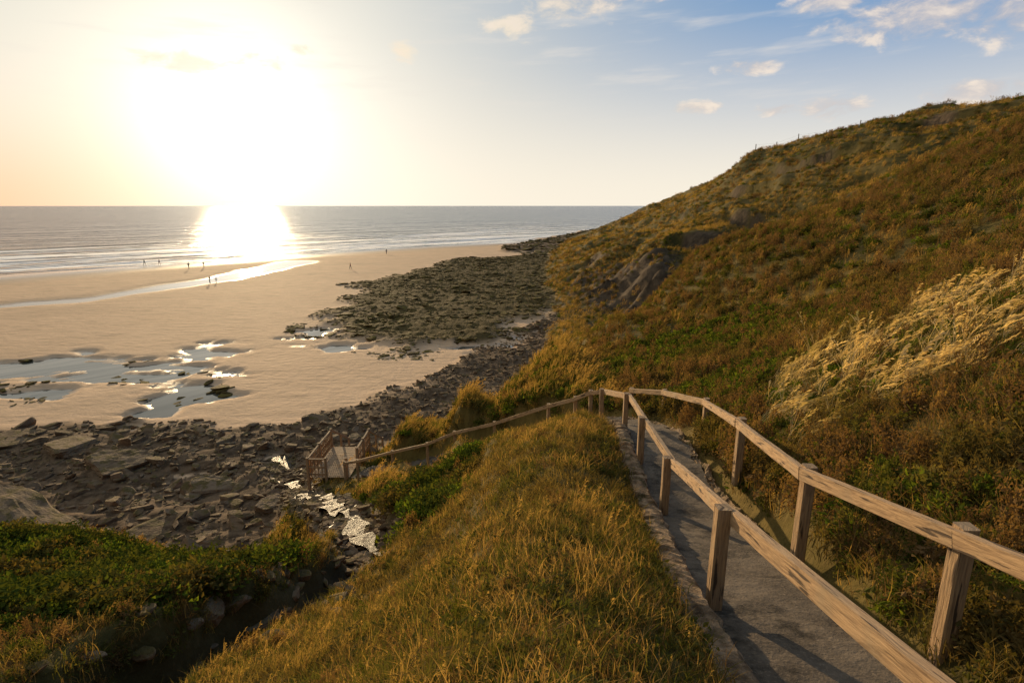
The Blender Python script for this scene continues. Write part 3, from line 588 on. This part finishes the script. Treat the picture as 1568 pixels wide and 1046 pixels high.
for a in [(-42,192,.5,1.8,(.05,.06,.09),(.03,.03,.04)),(-41,144.8,2.,1.75,(.25,.07,.05),(.04,.04,.06)),(-63.4,119,1.2,1.7,(.08,.08,.1),(.05,.04,.04)),(-62.3,119.5,1.0,1.2,(.3,.25,.2),(.05,.05,.08)),
          (-101,157,-.6,1.8,(.04,.05,.07),(.25,.18,.13)),(-97.5,158,2.6,1.7,(.3,.1,.08),(.3,.2,.15)),(-83,146.5,.9,1.75,(.06,.07,.09),(.03,.03,.05)),(-81,150,.4,1.65,(.2,.2,.22),(.04,.04,.06))]: person(*a)
# ------------------------------------------------------------------ sky, sun
SUN_AZ=math.radians(-24.6); SUN_EL=math.radians(7.2)
sd=Vector((math.sin(SUN_AZ)*math.cos(SUN_EL),math.cos(SUN_AZ)*math.cos(SUN_EL),math.sin(SUN_EL)))
W=bpy.data.worlds.new('World'); scene.world=W; W.use_nodes=True; t=NT(W.node_tree); bg=t.n['Background']
sky=t.node('ShaderNodeTexSky',sky_type='NISHITA'); sky.sun_disc=False; sky.sun_elevation=SUN_EL; sky.sun_rotation=SUN_AZ; sky.air_density=1; sky.dust_density=1.0; sky.ozone_density=2
D=t.vm('NORMALIZE',t.node('ShaderNodeTexCoord').outputs['Generated']); sp=t.node('ShaderNodeSeparateXYZ'); t.l.new(D,sp.inputs[0]); dx,dy,dz=sp.outputs
el=t.m('ARCSINE',dz); az=t.m('ARCTAN2',dx,dy); zc=t.m('MAXIMUM',el,0.0)
dt=t.vm('DOT_PRODUCT',D,tuple(sd)); c_=t.m('MAXIMUM',dt,0.0)
azr=t.ss(-.55,.55,az)
zen=t.ss(-.01,.33,zc)
base=t.mix(zen,(.95,.87,.73),t.mix(azr,(.56,.58,.54),(.13,.30,.56)))
g1=t.m('POWER',c_,7.0); g2=t.m('POWER',c_,30.0); g3=t.m('POWER',c_,180.0)
base=t.mix(t.m('MULTIPLY',g1,.5),base,(.96,.87,.71))
ob=t.m('MULTIPLY',t.m('POWER',t.m('SUBTRACT',1.0,zen),3.0),t.ss(-.2,-.85,az)); base=t.mix(t.m('MULTIPLY',ob,.85),base,(.97,.54,.28))
base=t.mix(t.ss(.5,-.7,dt),base,t.vm('SCALE',base,(0,0,0),.36))
def addc(a,b): return t.mix(1.0,a,b,'ADD')
def scl(c,f): return t.vm('SCALE',c,(0,0,0),f)
base=addc(base,scl((1.0,.90,.72),t.m('MULTIPLY',g2,.34))); base=addc(base,scl((1.0,.93,.78),t.m('MULTIPLY',g3,.8)))
base=addc(base,scl(sky.outputs[0],.002))
CL=[(-28,11.4,4.4,.8),(-23,11.8,2.6,.7),(-9.8,13.4,1.5,.9),(0,15.5,2.8,1.2),(5.7,17.2,5,1.6),(11,18,4,1.2),(33.8,14.0,7,2.0),(39,13.2,4,2.0),(26.7,15.6,3,.9),(27.8,7.9,2.8,.9),(23.6,8,1.8,.6),(16.8,8.5,2.5,.6),(37.4,8.2,3.6,1.0),(-18.3,13,1.2,.5),(21,11.5,2.4,.7)]
mk=None
for (a,e,wa,we) in CL:
    q=t.m('ADD',t.m('POWER',t.m('ABSOLUTE',t.m('DIVIDE',t.m('SUBTRACT',az,math.radians(a)),math.radians(wa))),2.0),t.m('POWER',t.m('ABSOLUTE',t.m('DIVIDE',t.m('SUBTRACT',el,math.radians(e)),math.radians(we))),2.0))
    v=t.m('SUBTRACT',1.0,q); mk=v if mk is None else t.m('MAXIMUM',mk,v)
cn=t.node('ShaderNodeCombineXYZ'); t.set(cn.inputs[0],az); t.set(cn.inputs[1],t.m('MULTIPLY',el,1.9)); nz=t.noise(cn.outputs[0],18,6,.6,.3)
cm=t.ss(.0,1.6,t.m('ADD',t.m('MAXIMUM',mk,-2.0),t.m('MULTIPLY',t.m('SUBTRACT',nz,.47),6.0)))
cs=t.node('ShaderNodeCombineXYZ'); t.set(cs.inputs[0],t.m('ADD',az,t.m('MULTIPLY',el,-1.6))); t.set(cs.inputs[1],t.m('MULTIPLY',el,7.0)); ci=t.ss(.48,.8,t.noise(cs.outputs[0],5,4,.6))
base=t.mix(t.m('MULTIPLY',ci,t.m('MULTIPLY',t.ss(.08,.22,zc),.5)),base,(.85,.78,.70))
dark=t.mix(t.m('MULTIPLY',g1,2.0,0,True),(.60,.54,.53),(1.0,.84,.62))
base=t.mix(t.m('MULTIPLY',cm,.75),base,t.mix(t.ss(.45,.7,nz),dark,(1.0,.84,.68)))
t.l.new(base,bg.inputs[0]); bg.inputs[1].default_value=1.0
L=bpy.data.lights.new('sun','SUN'); L.energy=5.0; L.angle=math.radians(.6); L.color=(1,.74,.42); so=bpy.data.objects.new('sun',L); link(so)
so.rotation_euler=(-sd).to_track_quat('-Z','Y').to_euler()
# ------------------------------------------------------------------ camera
cam=bpy.data.cameras.new('camera'); cam.lens=20; cam.sensor_width=36; cam.clip_end=40000; cam.clip_start=.05
co_=bpy.data.objects.new('camera',cam); link(co_); co_.location=(0,0,EYE); co_.rotation_euler=(math.radians(90-13.43),0,0); scene.camera=co_
scene.view_settings.view_transform='Standard'; scene.view_settings.look='None'; scene.view_settings.exposure=0
